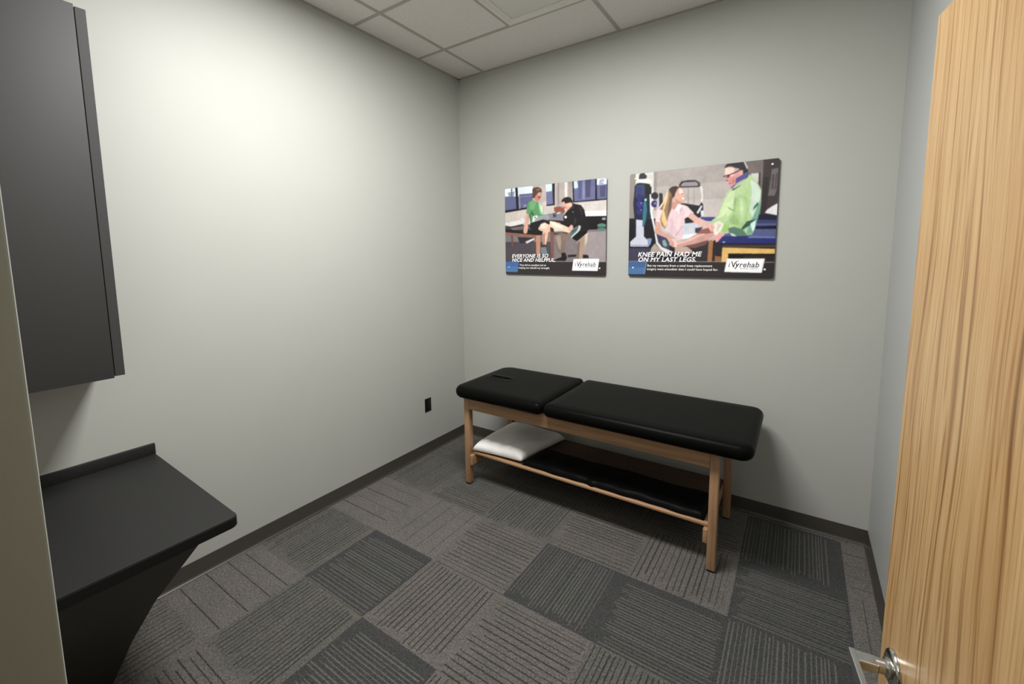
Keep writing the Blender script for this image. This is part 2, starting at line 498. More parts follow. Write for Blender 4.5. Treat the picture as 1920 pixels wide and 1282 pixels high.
# ------------------------------------------------------------------ open door
dloc = Vector((2.999, -3.056, 0)); dfar = Vector((2.848, -2.098, 0))
dd = (dfar - dloc); dlen = dd.length; ang = math.atan2(dd.y, dd.x) - math.pi / 2   # local +Y runs to the free edge
door = bpy.data.objects.new('door_1', None); COL.objects.link(door)
door.location = dloc; door.rotation_euler = (0, 0, ang)
struct(door, 'open pale oak door with chrome lever handle at the right'); door['category'] = 'door'
DTH, DZ = 0.045, 2.13
box('door_slab', (0.0, 0.0, 0.012), (DTH, dlen, DZ), M['door'], door, 0.0015, 2)
LZ = 0.978; LY = dlen - 0.070
def lever(side):
    sx = -1 if side < 0 else 1
    x0 = 0 if side < 0 else DTH
    bm = bmesh.new()
    # round rose with a rolled rim
    prof = [(0.0, 0.033), (0.004, 0.033), (0.007, 0.031), (0.009, 0.027), (0.0095, 0.0)]
    n = 40; loops = []
    for dx, rd in prof[:-1]:
        loops.append([bm.verts.new((x0 + sx * dx, LY + rd * math.cos(2 * math.pi * i / n), LZ + rd * math.sin(2 * math.pi * i / n))) for i in range(n)])
    for A, B in zip(loops[:-1], loops[1:]):
        for i in range(n): bm.faces.new((A[i], A[(i + 1) % n], B[(i + 1) % n], B[i]))
    bm.faces.new(loops[-1]); bm.faces.new(loops[0][::-1])
    h = bpy.data.objects.new('door_handle', None); COL.objects.link(h); h.parent = door
    h['label'] = 'chrome lever handle'
    link('rose', bm, M['chrome'], h, smooth=True, autos=50)
    bm = bmesh.new()
    tube(bm, [(x0 + sx * 0.008, LY, LZ), (x0 + sx * 0.014, LY, LZ), (x0 + sx * 0.017, LY, LZ), (x0 + sx * 0.03, LY, LZ)], [0.017, 0.017, 0.0125, 0.0125], 28)
    add_box(bm, (min(x0 + sx * 0.026, x0 + sx * 0.066), LY - 0.014, LZ - 0.009), (max(x0 + sx * 0.026, x0 + sx * 0.066), LY + 0.012, LZ + 0.009), 0.003, 3)
    link('neck', bm, M['steel'], h, smooth=True, autos=40)
    bm = bmesh.new()
    add_box(bm, (min(x0 + sx * 0.057, x0 + sx * 0.068), LY - 0.125, LZ - 0.0105), (max(x0 + sx * 0.057, x0 + sx * 0.068), LY + 0.0125, LZ + 0.0105), 0.0022, 3)
    add_box(bm, (min(x0 + sx * 0.02, x0 + sx * 0.066), LY - 0.125, LZ - 0.0105), (max(x0 + sx * 0.02, x0 + sx * 0.066), LY - 0.114, LZ + 0.0105), 0.0022, 3)
    link('lever', bm, M['steel'], h, smooth=True, autos=40)
lever(-1); lever(1)
bm = bmesh.new(); add_box(bm, (DTH / 2 - 0.0125, dlen, LZ - 0.028), (DTH / 2 + 0.0125, dlen + 0.0015, LZ + 0.028), 0.0005, 1)
add_box(bm, (DTH / 2 - 0.006, dlen, LZ - 0.01), (DTH / 2 + 0.006, dlen + 0.011, LZ + 0.01), 0.002, 2)
link('latch', bm, M['steel'], door, smooth=True, autos=40)
for z in (0.25, 1.07, 1.9):
    bm = bmesh.new(); tube(bm, [(-0.004, -0.002, z - 0.05), (-0.004, -0.002, z + 0.05)], 0.006, 14)
    link('hinge', bm, M['steel'], door, smooth=True, autos=40)

# ------------------------------------------------------------------ wall outlet
t = thing('electrical_outlet', 'small black electrical outlet on the left wall near the corner', 'outlet', (0, -0.505, 0.437))
bm = bmesh.new(); add_box(bm, (0.0, -0.037, -0.059), (0.0055, 0.037, 0.059), 0.0025, 3)
link('cover_plate', bm, M['outlet'], t, smooth=True, autos=40)
for dz in (-0.0195, 0.0195):
    bm = bmesh.new(); add_box(bm, (0.0045, -0.0165, dz - 0.0145), (0.0072, 0.0165, dz + 0.0145), 0.0012, 2)
    add_box(bm, (0.0072, -0.008, dz - 0.002), (0.0076, -0.006, dz + 0.007)); add_box(bm, (0.0072, 0.006, dz - 0.002), (0.0076, 0.008, dz + 0.006))
    tube(bm, [(0.0070, 0, dz - 0.008), (0.0076, 0, dz - 0.008)], 0.0022, 10)
    link('socket', bm, M['outlet'], t, smooth=True, autos=40)
bm = bmesh.new(); tube(bm, [(0.005, 0, 0), (0.0066, 0, 0)], 0.003, 12); link('screw', bm, M['rubber'], t)

# ------------------------------------------------------------------ wall cabinet
CX, CZ0, CZ1 = 0.34, 1.248, 2.69
t = thing('wall_cabinet', 'tall charcoal grey wall cabinet hung above the dark counter', 'cabinet', (0, -2.60, CZ0))
bm = bmesh.new(); add_box(bm, (0.001, YN + 0.005 + 2.60, 0.004), (CX - 0.022, -0.003, CZ1 - CZ0 - 0.003), 0.001, 1)
link('cabinet_body', bm, M['cabinet'], t)
bm = bmesh.new(); add_box(bm, (CX - 0.02, YN + 0.008 + 2.60, 0.0), (CX, -0.0005, CZ1 - CZ0), 0.0015, 2)
link('door', bm, M['cabinet'], t, smooth=True, autos=40)
bm = bmesh.new(); add_box(bm, (0.001, 0.0025, 0.006), (CX - 0.004, 0.034, CZ1 - CZ0 - 0.006), 0.001, 1)
link('filler_strip', bm, M['cabinet'], t)

# ------------------------------------------------------------------ counter with splash and slanted support
t = thing('wall_counter', 'charcoal laminate counter with backsplash against the left wall', 'counter', (0, -2.6, 0))
bm = bmesh.new()
yE = -2.405
out = [(0.0, YN + 0.005), (0.94, YN + 0.005)]
cxr, cyr, rad = 0.94 - 0.03, -2.43 - 0.03, 0.03
for i in range(9):
    a_ = R(0 + 90 * i / 8); out.append((cxr + rad * math.cos(a_), cyr + rad * math.sin(a_)))
out.append((0.0, yE))
prism(bm, [(x, y + 2.6) for x, y in out], 0.722, 0.762)
bmesh.ops.recalc_face_normals(bm, faces=bm.faces)
bmesh.ops.bevel(bm, geom=[e for e in bm.edges if abs(e.verts[0].co.z - e.verts[1].co.z) < 1e-6], offset=0.003, segments=2, affect='EDGES')
bm.normal_update()
for f in bm.faces:
    if abs(f.normal.z) < 0.6: f.material_index = 1
link('countertop', bm, [M['laminate'], M['edge_band']], t, smooth=True, autos=35)
bm = bmesh.new(); add_box(bm, (0.0, YN + 0.005 + 2.6, 0.762), (0.02, yE + 2.6, 0.815), 0.002, 2)
link('backsplash', bm, M['laminate'], t, smooth=True, autos=35)
bm = bmesh.new()
# slanted front panel with a cut-back end: section points (x, z) with the end position y
edge = [(0.905, 0.722, -2.535), (0.748, 0.476, -2.653), (0.590, 0.262, -2.694), (0.405, 0.0, -2.725)]
far = YN + 0.005
def P(x, y, z): return bm.verts.new((x, y + 2.6, z))
F = [P(x, y, z) for x, z, y in edge]; Fn = [P(x, far, z) for x, z, y in edge]
Bk = [P(0.006, y, z) for x, z, y in edge]; Bn = [P(0.006, far, z) for x, z, y in edge]
for i in range(3):
    bm.faces.new((F[i], F[i + 1], Fn[i + 1], Fn[i]))
    bm.faces.new((F[i], Bk[i], Bk[i + 1], F[i + 1]))
    bm.faces.new((Bk[i], Bn[i], Bn[i + 1], Bk[i + 1]))
    bm.faces.new((Fn[i], Fn[i + 1], Bn[i + 1], Bn[i]))
bm.faces.new((F[0], Fn[0], Bn[0], Bk[0])); bm.faces.new((F[3], Bk[3], Bn[3], Fn[3]))
link('slanted_panel', bm, M['panel'], t)

# ------------------------------------------------------------------ treatment table
t = thing('treatment_table', 'long black padded treatment table on beech legs against the back wall', 'treatment table', (1.49, -0.435, 0))
OX, OY = 1.49, -0.435
def L(lo, hi): return (lo[0] - OX, lo[1] - OY, lo[2]), (hi[0] - OX, hi[1] - OY, hi[2])
def tbox(name, lo, hi, m, bev=0.003, par=None):
    lo, hi = L(lo, hi)
    return box(name, lo, hi, m, par or t, bev, 3)
ZB, ZT = 0.688, 0.772
XS = 1.312
YF, YB = -0.800, -0.082
bm = bmesh.new(); cushion(bm, 0.546 - OX, XS - 0.003 - OX, YF - OY, YB - OY, ZB, ZT, (0.085, 0.045, 0.045, 0.10), 0.036, dome=0.003)
head = link('head_cushion', bm, M['vinyl'], t, smooth=True)
bm = bmesh.new(); cushion(bm, XS + 0.003 - OX, 2.531 - OX, YF - OY, YB - OY, ZB, ZT, (0.045, 0.07, 0.07, 0.045), 0.036, dome=0.003)
link('body_cushion', bm, M['vinyl'], t, smooth=True)
# face hole plug in the head section
fx, fy = 0.745 - OX, -0.432 - OY
ol = rr(fx - 0.115, fx + 0.115, fy - 0.05, fy + 0.05, (0.05,) * 4, 8)
bm = bmesh.new(); cushion(bm, fx - 0.110, fx + 0.110, fy - 0.045, fy + 0.045, ZT - 0.006, ZT + 0.009, (0.045,) * 4, 0.007, n=8, rings=5)
plug = link('face_hole_plug', bm, M['vinyl'], t, smooth=True)
bm = bmesh.new(); tube(bm, [(x, y, ZT + 0.0035) for x, y in ol], 0.004, 8, closed=True)
link('rim', bm, M['rubber'], plug, smooth=True)
# legs
for (xa, xb) in ((0.610, 0.656), (2.324, 2.370)):
    for (ya, yb) in ((-0.735, -0.685), (-0.165, -0.115)):
        lg = tbox('leg', (xa, ya, 0.010), (xb, yb, ZB), M['beech_z'], 0.005)
        tbox('foot_pad', (xa + 0.003, ya + 0.003, 0), (xb - 0.003, yb - 0.003, 0.011), M['rubber'], 0.001, par=lg)
tbox('side_rail', (0.656, -0.732, 0.592), (2.324, -0.711, ZB), M['beech_x'])
tbox('side_rail', (0.656, -0.139, 0.592), (2.324, -0.118, ZB), M['beech_x'])
for xa in (0.640, 2.304):
    tbox('end_rail', (xa - 0.003, -0.69, 0.592), (xa + 0.018, -0.16, ZB), M['beech_y'])
for xa in (0.6565, 2.3005):
    tbox('shelf_cleat', (xa, -0.732, 0.158), (xa + 0.023, -0.14, 0.236), M['beech_y'])
tbox('shelf', (0.658, -0.672, 0.240), (2.322, -0.141, 0.2545), M['shelf_shaded'], 0.001)
tbox('shelf_front_edge', (0.658, -0.702, 0.237), (2.322, -0.672, 0.255), M['beech_x'], 0.004)

# folded black mat on the shelf, with a wavy front edge and rolled long sides
bm = bmesh.new()
NX, NY = 110, 22
top = []
for i in range(NX + 1):
    row = []
    u = i / NX
    for j in range(NY + 1):
        v_ = j / NY
        xs = 1.092 + 0.045 * v_
        x = xs + u * (2.298 - xs)
        yf = -0.682 + 0.003 * math.sin(u * 19) + 0.002 * math.sin(u * 47 + 1) - 0.013 * math.exp(-((x - 1.62) / 0.02) ** 2)
        yk = -0.402 + 0.006 * math.sin(u * 11 + 2) + 0.003 * math.sin(u * 37)
        y = yf + v_ * (yk - yf)
        e = min(v_, 1 - v_) * 2; e2 = min(u, 1 - u) * 2
        hgt = 0.040 * (1 - (1 - min(1, e * 2.2)) ** 2) ** 0.5 * (1 - (1 - min(1, e2 * 25)) ** 2) ** 0.5
        hgt += (0.003 * math.sin(x * 13 + y * 6) + 0.002 * math.sin(x * 31 - y * 17)) * min(1, e * 3)
        row.append(bm.verts.new((x - OX, y - OY, 0.2575 + max(hgt, 0.0))))
    top.append(row)
for i in range(NX):
    for j in range(NY):
        bm.faces.new((top[i][j], top[i + 1][j], top[i + 1][j + 1], top[i][j + 1]))
bot = [[bm.verts.new((v.co.x, v.co.y, 0.2556)) for v in row] for row in top]
for i in range(NX):
    for j in range(NY):
        bm.faces.new((bot[i][j], bot[i][j + 1], bot[i + 1][j + 1], bot[i + 1][j]))
bd = [(i, 0) for i in range(NX + 1)] + [(NX, j) for j in range(1, NY + 1)] + [(i, NY) for i in range(NX - 1, -1, -1)] + [(0, j) for j in range(NY - 1, 0, -1)]
for q in range(len(bd)):
    a1, b1 = bd[q], bd[(q + 1) % len(bd)]
    bm.faces.new((top[a1[0]][a1[1]], bot[a1[0]][a1[1]], bot[b1[0]][b1[1]], top[b1[0]][b1[1]]))
o = link('folded_mat', bm, M['mat'], smooth=True, autos=60)
o.location = (OX, OY, 0)
o['label'] = 'black folded vinyl mat lying on the shelf under the treatment table'; o['category'] = 'mat'

# white pillow on the left end of the shelf
bm = bmesh.new()
C4 = [Vector((0.662, -0.712, 0)), Vector((1.080, -0.672, 0)), Vector((1.172, -0.165, 0)), Vector((0.660, -0.150, 0))]
N = 44
def pil(u, v_, side):
    p = C4[0] * (1 - u) * (1 - v_) + C4[1] * u * (1 - v_) + C4[2] * u * v_ + C4[3] * (1 - u) * v_
    a_ = 2 * u - 1; b_ = 2 * v_ - 1
    # edges bow inward, corners stay pointed
    c0 = (C4[0] + C4[1] + C4[2] + C4[3]) / 4
    k_ = 1 - 0.03 * (1 - a_ * a_) * (b_ * b_) ** 2 - 0.02 * (1 - b_ * b_) * (a_ * a_) ** 2
    p = c0 + (p - c0) * k_
    th = ((1 - abs(a_) ** 7) * (1 - abs(b_) ** 8)) ** 0.5
    z = 0.0
    if side > 0:
        z = (0.068 + 0.008 * (1 - a_ * a_) * (1 - b_ * b_)) * th + 0.0035 * math.sin(9 * u + 5 * v_) * th + 0.002 * math.sin(23 * u - 14 * v_) * th
        # creases running in from the edges
        for cu in (0.12, 0.3, 0.52, 0.74, 0.9):
            z -= 0.006 * math.exp(-((u - cu - 0.06 * v_) / 0.03) ** 2) * math.exp(-(v_ / 0.22)) * min(1, v_ * 14)
    else:
        z = -0.0135 * th
    return Vector((p.x, p.y, 0.2725 + z))
rows = {}
for s_ in (1, -1):
    for i in range(N + 1):
        for j in range(N + 1):
            if s_ < 0 and (i in (0, N) or j in (0, N)): rows[s_, i, j] = rows[1, i, j]
            else: rows[s_, i, j] = bm.verts.new(pil(i / N, j / N, s_))
for i in range(N):
    for j in range(N):
        q = [rows[1, i, j], rows[1, i + 1, j], rows[1, i + 1, j + 1], rows[1, i, j + 1]]
        bm.faces.new(q)
        bm.faces.new([rows[-1, i, j + 1], rows[-1, i + 1, j + 1], rows[-1, i + 1, j], rows[-1, i, j]])
o = link('pillow', bm, M['cotton'], smooth=True)
o['label'] = 'white pillow lying on the left end of the shelf under the table'; o['category'] = 'pillow'

# ------------------------------------------------------------------ posters: printed boards
ART_KNEE = [
((196,188,184),[-19,1183,1022,1011,1046,-17,-8,-45]),
((168,160,155),[206,1005,820,1011,823,840,208,853]),
((182,174,169),[208,853,823,849,826,695,209,720]),
((140,132,126),[-18,1017,53,1007,59,510,-13,514]),
((214,212,204),[45,1047,183,1027,188,636,49,648]),
((150,142,142),[183,1027,205,1024,210,634,188,636]),
((22,20,26),[-13,574,211,558,216,135,-9,135]),
((62,58,78),[-11,280,192,275,216,135,-9,135]),
((30,28,40),[192,309,679,295,682,134,194,135]),
((116,105,103),[798,1023,908,1013,919,500,809,507]),
((60,52,53),[905,1030,1011,1013,1011,502,908,501]),
((45,40,42),[906,855,941,854,937,507,902,510]),
((205,206,198),[837,894,882,893,880,812,853,828,838,864]),
((60,55,56),[881,900,892,899,895,781,882,799]),
((112,104,106),[957,914,993,921,989,736,979,696,942,698,951,791]),
((62,56,58),[962,872,972,873,969,747,959,748]),
((70,62,64),[980,878,989,877,983,745,976,746]),
((22,24,50),[859,555,1011,535,1012,485,860,495]),
((228,225,226),[930,558,941,583,975,613,1008,635,1011,525,994,536]),
((60,66,125),[523,552,626,545,613,505,564,512,527,536]),
((56,62,108),[860,506,1012,492,1013,442,861,447]),
((95,100,150),[879,470,1012,464,1013,452,879,458]),
((10,10,30),[861,447,1013,445,1013,418,862,422]),
((84,92,135),[690,392,856,425,1013,418,1015,347,677,361]),
((38,46,110),[668,373,833,366,1015,343,1016,297,640,309,633,325,652,358]),
((112,120,170),[845,366,1015,353,1015,342,833,351]),
((160,165,205),[695,319,693,316,689,314,683,314,679,317,677,320,679,323,683,325,689,324,693,322]),
((30,26,40),[640,314,1016,297,1017,255,679,264,643,296]),
((72,60,50),[679,290,1016,285,1017,251,679,266]),
((14,10,10),[679,268,1017,264,1020,134,682,134]),
((42,34,32),[806,200,1018,201,1020,134,838,134]),
((226,184,112),[679,270,1017,251,1018,213,717,219,717,134,675,134]),
((38,30,36),[616,351,653,313,679,268,675,134,613,134]),
((160,112,72),[574,325,616,351,613,134,569,134]),
((150,100,66),[632,197,673,188,674,134,633,134]),
((45,40,50),[367,853,384,886,429,893,484,886,515,858,517,826,502,819,374,829]),
((150,142,145),[384,855,402,874,484,870,503,850,498,832,388,841]),
((225,222,218),[515,826,529,824,540,733,535,662,521,668,527,735]),
((160,152,150),[430,822,441,821,443,679,432,680]),
((165,158,155),[471,818,480,817,482,671,474,672]),
((28,26,32),[383,694,446,675,515,655,529,689,541,661,546,571,476,503,421,497,405,618]),
((220,220,225),[499,592,527,654,535,646,509,581]),
((215,215,225),[526,608,546,607,546,560,530,561]),
((200,206,216),[407,498,504,492,525,463,492,392,409,363]),
((232,232,238),[409,396,519,405,492,369,402,354]),
((60,55,70),[491,452,545,462,519,400,493,410]),
((198,200,214),[56,559,116,555,118,390,153,347,154,291,13,295,13,342,58,392]),
((168,170,188),[13,315,154,310,154,291,13,295]),
((130,145,180),[145,369,180,368,173,320,154,286]),
((45,42,52),[69,962,73,990,92,1004,115,999,132,972,130,941,70,945]),
((235,235,230),[115,1000,135,982,132,972,118,989]),
((225,226,220),[56,941,131,944,165,923,166,900,120,900,58,917]),
((28,36,54),[39,883,54,908,78,912,120,902,147,889,170,858,170,561,120,545,42,560,29,708]),
((48,66,88),[51,891,113,893,118,777,46,775]),
((52,46,116),[102,837,99,821,90,810,79,807,67,812,58,825,55,842,58,858,67,869,78,872,90,867,98,854]),
((44,38,104),[104,769,101,753,92,742,80,739,67,744,58,757,54,774,57,790,66,802,79,805,91,799,101,786]),
((56,46,124),[108,701,105,685,95,674,82,670,69,676,59,689,55,706,58,722,68,733,81,736,94,731,104,718]),
((46,42,108),[107,633,104,617,94,606,81,602,68,608,58,621,54,638,58,654,67,665,80,669,94,663,103,650]),
((120,120,190),[98,714,98,710,96,708,94,706,91,707,88,708,87,711,86,715,87,718,88,721,91,722,94,722,96,720,98,717]),
((110,112,180),[99,648,99,644,97,642,94,640,92,641,89,642,87,645,87,649,87,652,89,654,92,656,94,656,97,654,99,651]),
((50,112,128),[111,720,130,738,138,640,132,554,117,482,104,488,108,604]),
((165,205,220),[135,742,134,737,132,733,128,731,124,732,120,734,118,739,117,744,117,749,120,752,124,754,128,754,131,751,134,747]),
((15,18,20),[122,902,158,888,171,772,141,765,125,815]),
((228,230,232),[157,792,165,792,176,637,214,414,204,415,164,619]),
((35,32,45),[223,771,220,756,213,745,202,739,189,740,178,748,170,761,167,777,170,792,177,803,188,809,201,808,212,800,220,787]),
((52,46,96),[221,695,219,681,212,669,201,664,189,665,178,672,170,685,167,700,170,715,177,726,188,732,200,731,211,723,219,710]),
((150,140,200),[206,702,205,698,203,695,201,694,198,694,195,696,193,699,192,703,193,706,195,709,197,711,200,710,203,709,205,705]),
((182,180,204),[214,729,225,738,225,633,210,644]),
((40,36,42),[227,799,254,791,258,687,229,661]),
((48,40,46),[382,280,587,334,584,134,482,135,411,247]),
((200,154,144),[611,449,632,395,587,343,480,305,382,280,357,281,364,328,437,350,505,401,565,429]),
((224,184,168),[367,323,437,346,506,387,579,406,506,364,438,325,368,306]),
((146,88,84),[538,440,611,457,628,413,579,397,505,401]),
((112,76,76),[480,305,587,343,568,298,494,271,425,279]),
((172,158,148),[205,319,245,269,297,230,170,227,181,281]),
((186,160,148),[354,284,438,285,474,250,481,222,355,224]),
((228,222,216),[202,415,216,409,229,327,259,283,318,251,344,234,289,230,245,269,217,318]),
((56,56,94),[213,416,228,404,287,373,310,334,318,258,296,263,261,283,230,327]),
((60,72,84),[254,365,295,368,314,325,312,277,274,293]),
((138,164,158),[260,344,280,354,296,306,289,283,266,302]),
((226,198,202),[214,644,312,682,377,678,419,659,451,615,462,577,434,561,415,539,408,433,402,359,371,346,323,409,279,440,264,497,204,530]),
((206,176,182),[352,398,407,484,406,461,363,384]),
((214,184,190),[277,629,313,626,301,476,279,459,260,507]),
((238,214,217),[398,674,433,653,478,590,463,554,424,557]),
((222,174,162),[461,600,517,537,584,487,607,486,615,440,599,416,578,459,518,475,438,559]),
((208,158,144),[204,532,243,518,248,443,302,401,353,363,368,304,347,278,317,301,309,361,236,399,202,424]),
((236,198,188),[324,360,353,361,371,323,365,281,350,281,342,324]),
((196,140,134),[337,333,343,333,348,281,342,281]),
((230,204,205),[218,639,255,631,252,525,203,532]),
((200,150,132),[312,710,366,696,368,663,349,623,324,644]),
((216,168,148),[332,792,353,827,381,833,397,811,402,777,419,753,409,741,412,712,404,685,378,684,355,697,333,725]),
((240,216,204),[371,825,394,813,402,773,384,768,369,788]),
((196,140,122),[347,735,376,704,404,685,376,684,351,699]),
((246,236,232),[393,738,409,734,405,718,396,723]),
((70,46,44),[386,775,399,776,399,768,388,768]),
((245,228,230),[366,677,398,670,378,584,363,622,342,624]),
((200,170,182),[377,616,394,656,398,637,385,602]),
((62,46,44),[297,824,317,845,346,851,376,834,360,819,347,786,341,754,327,737,321,663,300,655]),
((150,120,94),[297,824,282,779,257,706,225,648,258,631,237,547,253,489,279,454,298,561,323,644,326,737,317,775]),
((108,82,66),[311,776,323,747,313,626,292,552,298,665]),
((226,194,136),[286,797,296,796,289,722,266,630,294,505,275,473,248,546,262,668]),
((228,208,188),[289,823,295,822,268,705,225,631,215,638,261,715]),
((216,152,148),[675,912,676,955,685,973,717,960,767,933,786,929,783,887,762,870,744,825,723,788,708,810,702,834,682,851,679,876,669,885]),
((238,208,194),[675,964,729,967,737,920,705,909,675,907]),
((212,138,138),[706,877,743,883,753,848,726,818,708,847]),
((226,168,152),[762,932,785,931,783,890,765,889]),
((110,52,66),[681,866,700,854,698,848,682,853]),
((96,44,56),[700,839,715,830,709,820]),
((40,34,40),[668,963,678,991,703,1007,747,1010,787,1006,805,979,821,900,787,892,784,929,761,933,737,941,735,957,704,974]),
((184,178,180),[732,957,760,947,762,929,737,938]),
((218,218,216),[787,1004,795,1003,816,939,810,940]),
((40,25,35),[661,889,666,897,705,908,765,937,769,928,710,898,704,894,675,887]),
((96,62,66),[678,889,705,895,703,880,693,876,682,879]),
((190,150,150),[677,892,689,896,688,886,678,885]),
((182,208,154),[822,892,837,877,878,808,901,750,902,653,899,578,874,426,857,376,753,380,708,435,677,401,667,393,644,457,611,485,600,513,635,546,651,598,671,693,708,777,727,775,820,866]),
((208,228,178),[678,684,714,759,745,764,729,627,674,543,629,520,654,580]),
((208,226,208),[834,847,878,800,899,738,896,646,860,513,836,583,847,718]),
((168,200,138),[746,686,765,727,820,704,832,583,825,481,789,431,739,464,682,481,713,523,743,591]),
((178,206,148),[765,710,796,698,817,636,816,550,797,474,780,518,767,588]),
((196,220,170),[775,692,790,681,800,620,799,551,790,517,781,587]),
((150,184,124),[713,523,743,556,769,519,776,466,745,468,723,487]),
((204,226,176),[711,628,725,670,732,626,718,566,700,541,693,568]),
((118,168,146),[899,679,899,578,874,426,854,376,826,386,838,471,860,530]),
((60,112,96),[884,655,890,629,859,581,861,615]),
((40,85,75),[824,493,878,511,867,478,801,421,792,435]),
((210,238,228),[846,471,878,503,873,426,862,401]),
((88,124,104),[708,440,745,452,801,426,833,372,747,367,721,382]),
((206,214,216),[721,399,746,389,765,369,737,370]),
((130,164,110),[695,634,748,590,745,582,711,606]),
((140,172,118),[741,669,748,712,752,694,748,590,740,565]),
((78,80,134),[745,868,813,912,826,891,820,870,750,824,723,782,716,793,744,825]),
((52,54,60),[723,779,739,782,778,810,773,799,730,764]),
((156,196,116),[675,481,715,470,709,416,690,396,667,411]),
((232,226,212),[611,485,649,510,682,481,671,437,638,385,622,386,615,436]),
((208,200,180),[643,483,666,473,644,412,634,421]),
((226,162,164),[651,398,686,405,677,373,646,323,633,321,638,357,616,331,605,340,620,368]),
((228,184,174),[578,480,614,485,625,449,615,415,600,414,591,451]),
((176,120,116),[600,473,604,472,610,418,605,418]),
((235,212,214),[364,547,388,583,393,527,380,453,362,435]),
((214,186,192),[314,551,335,568,340,474,330,418,312,457]),
((60,36,40),[690,898,705,902,705,897,693,893]),
((236,186,172),[708,900,730,908,733,892,713,886]),
((176,112,112),[726,851,737,860,732,826,723,819]),
((48,43,44),[-18,149,1042,139,1046,-34,-16,-66]),
((148,142,142),[-18,151,1042,142,1042,138,-18,146]),
((66,98,144),[-18,145,146,143,129,21,-16,19]),
((76,116,162),[-17,85,138,86,129,21,-16,19]),
((140,165,195),[143,143,147,143,131,21,127,21]),
((255,255,253),[712,171,942,170,928,51,698,54]),
]
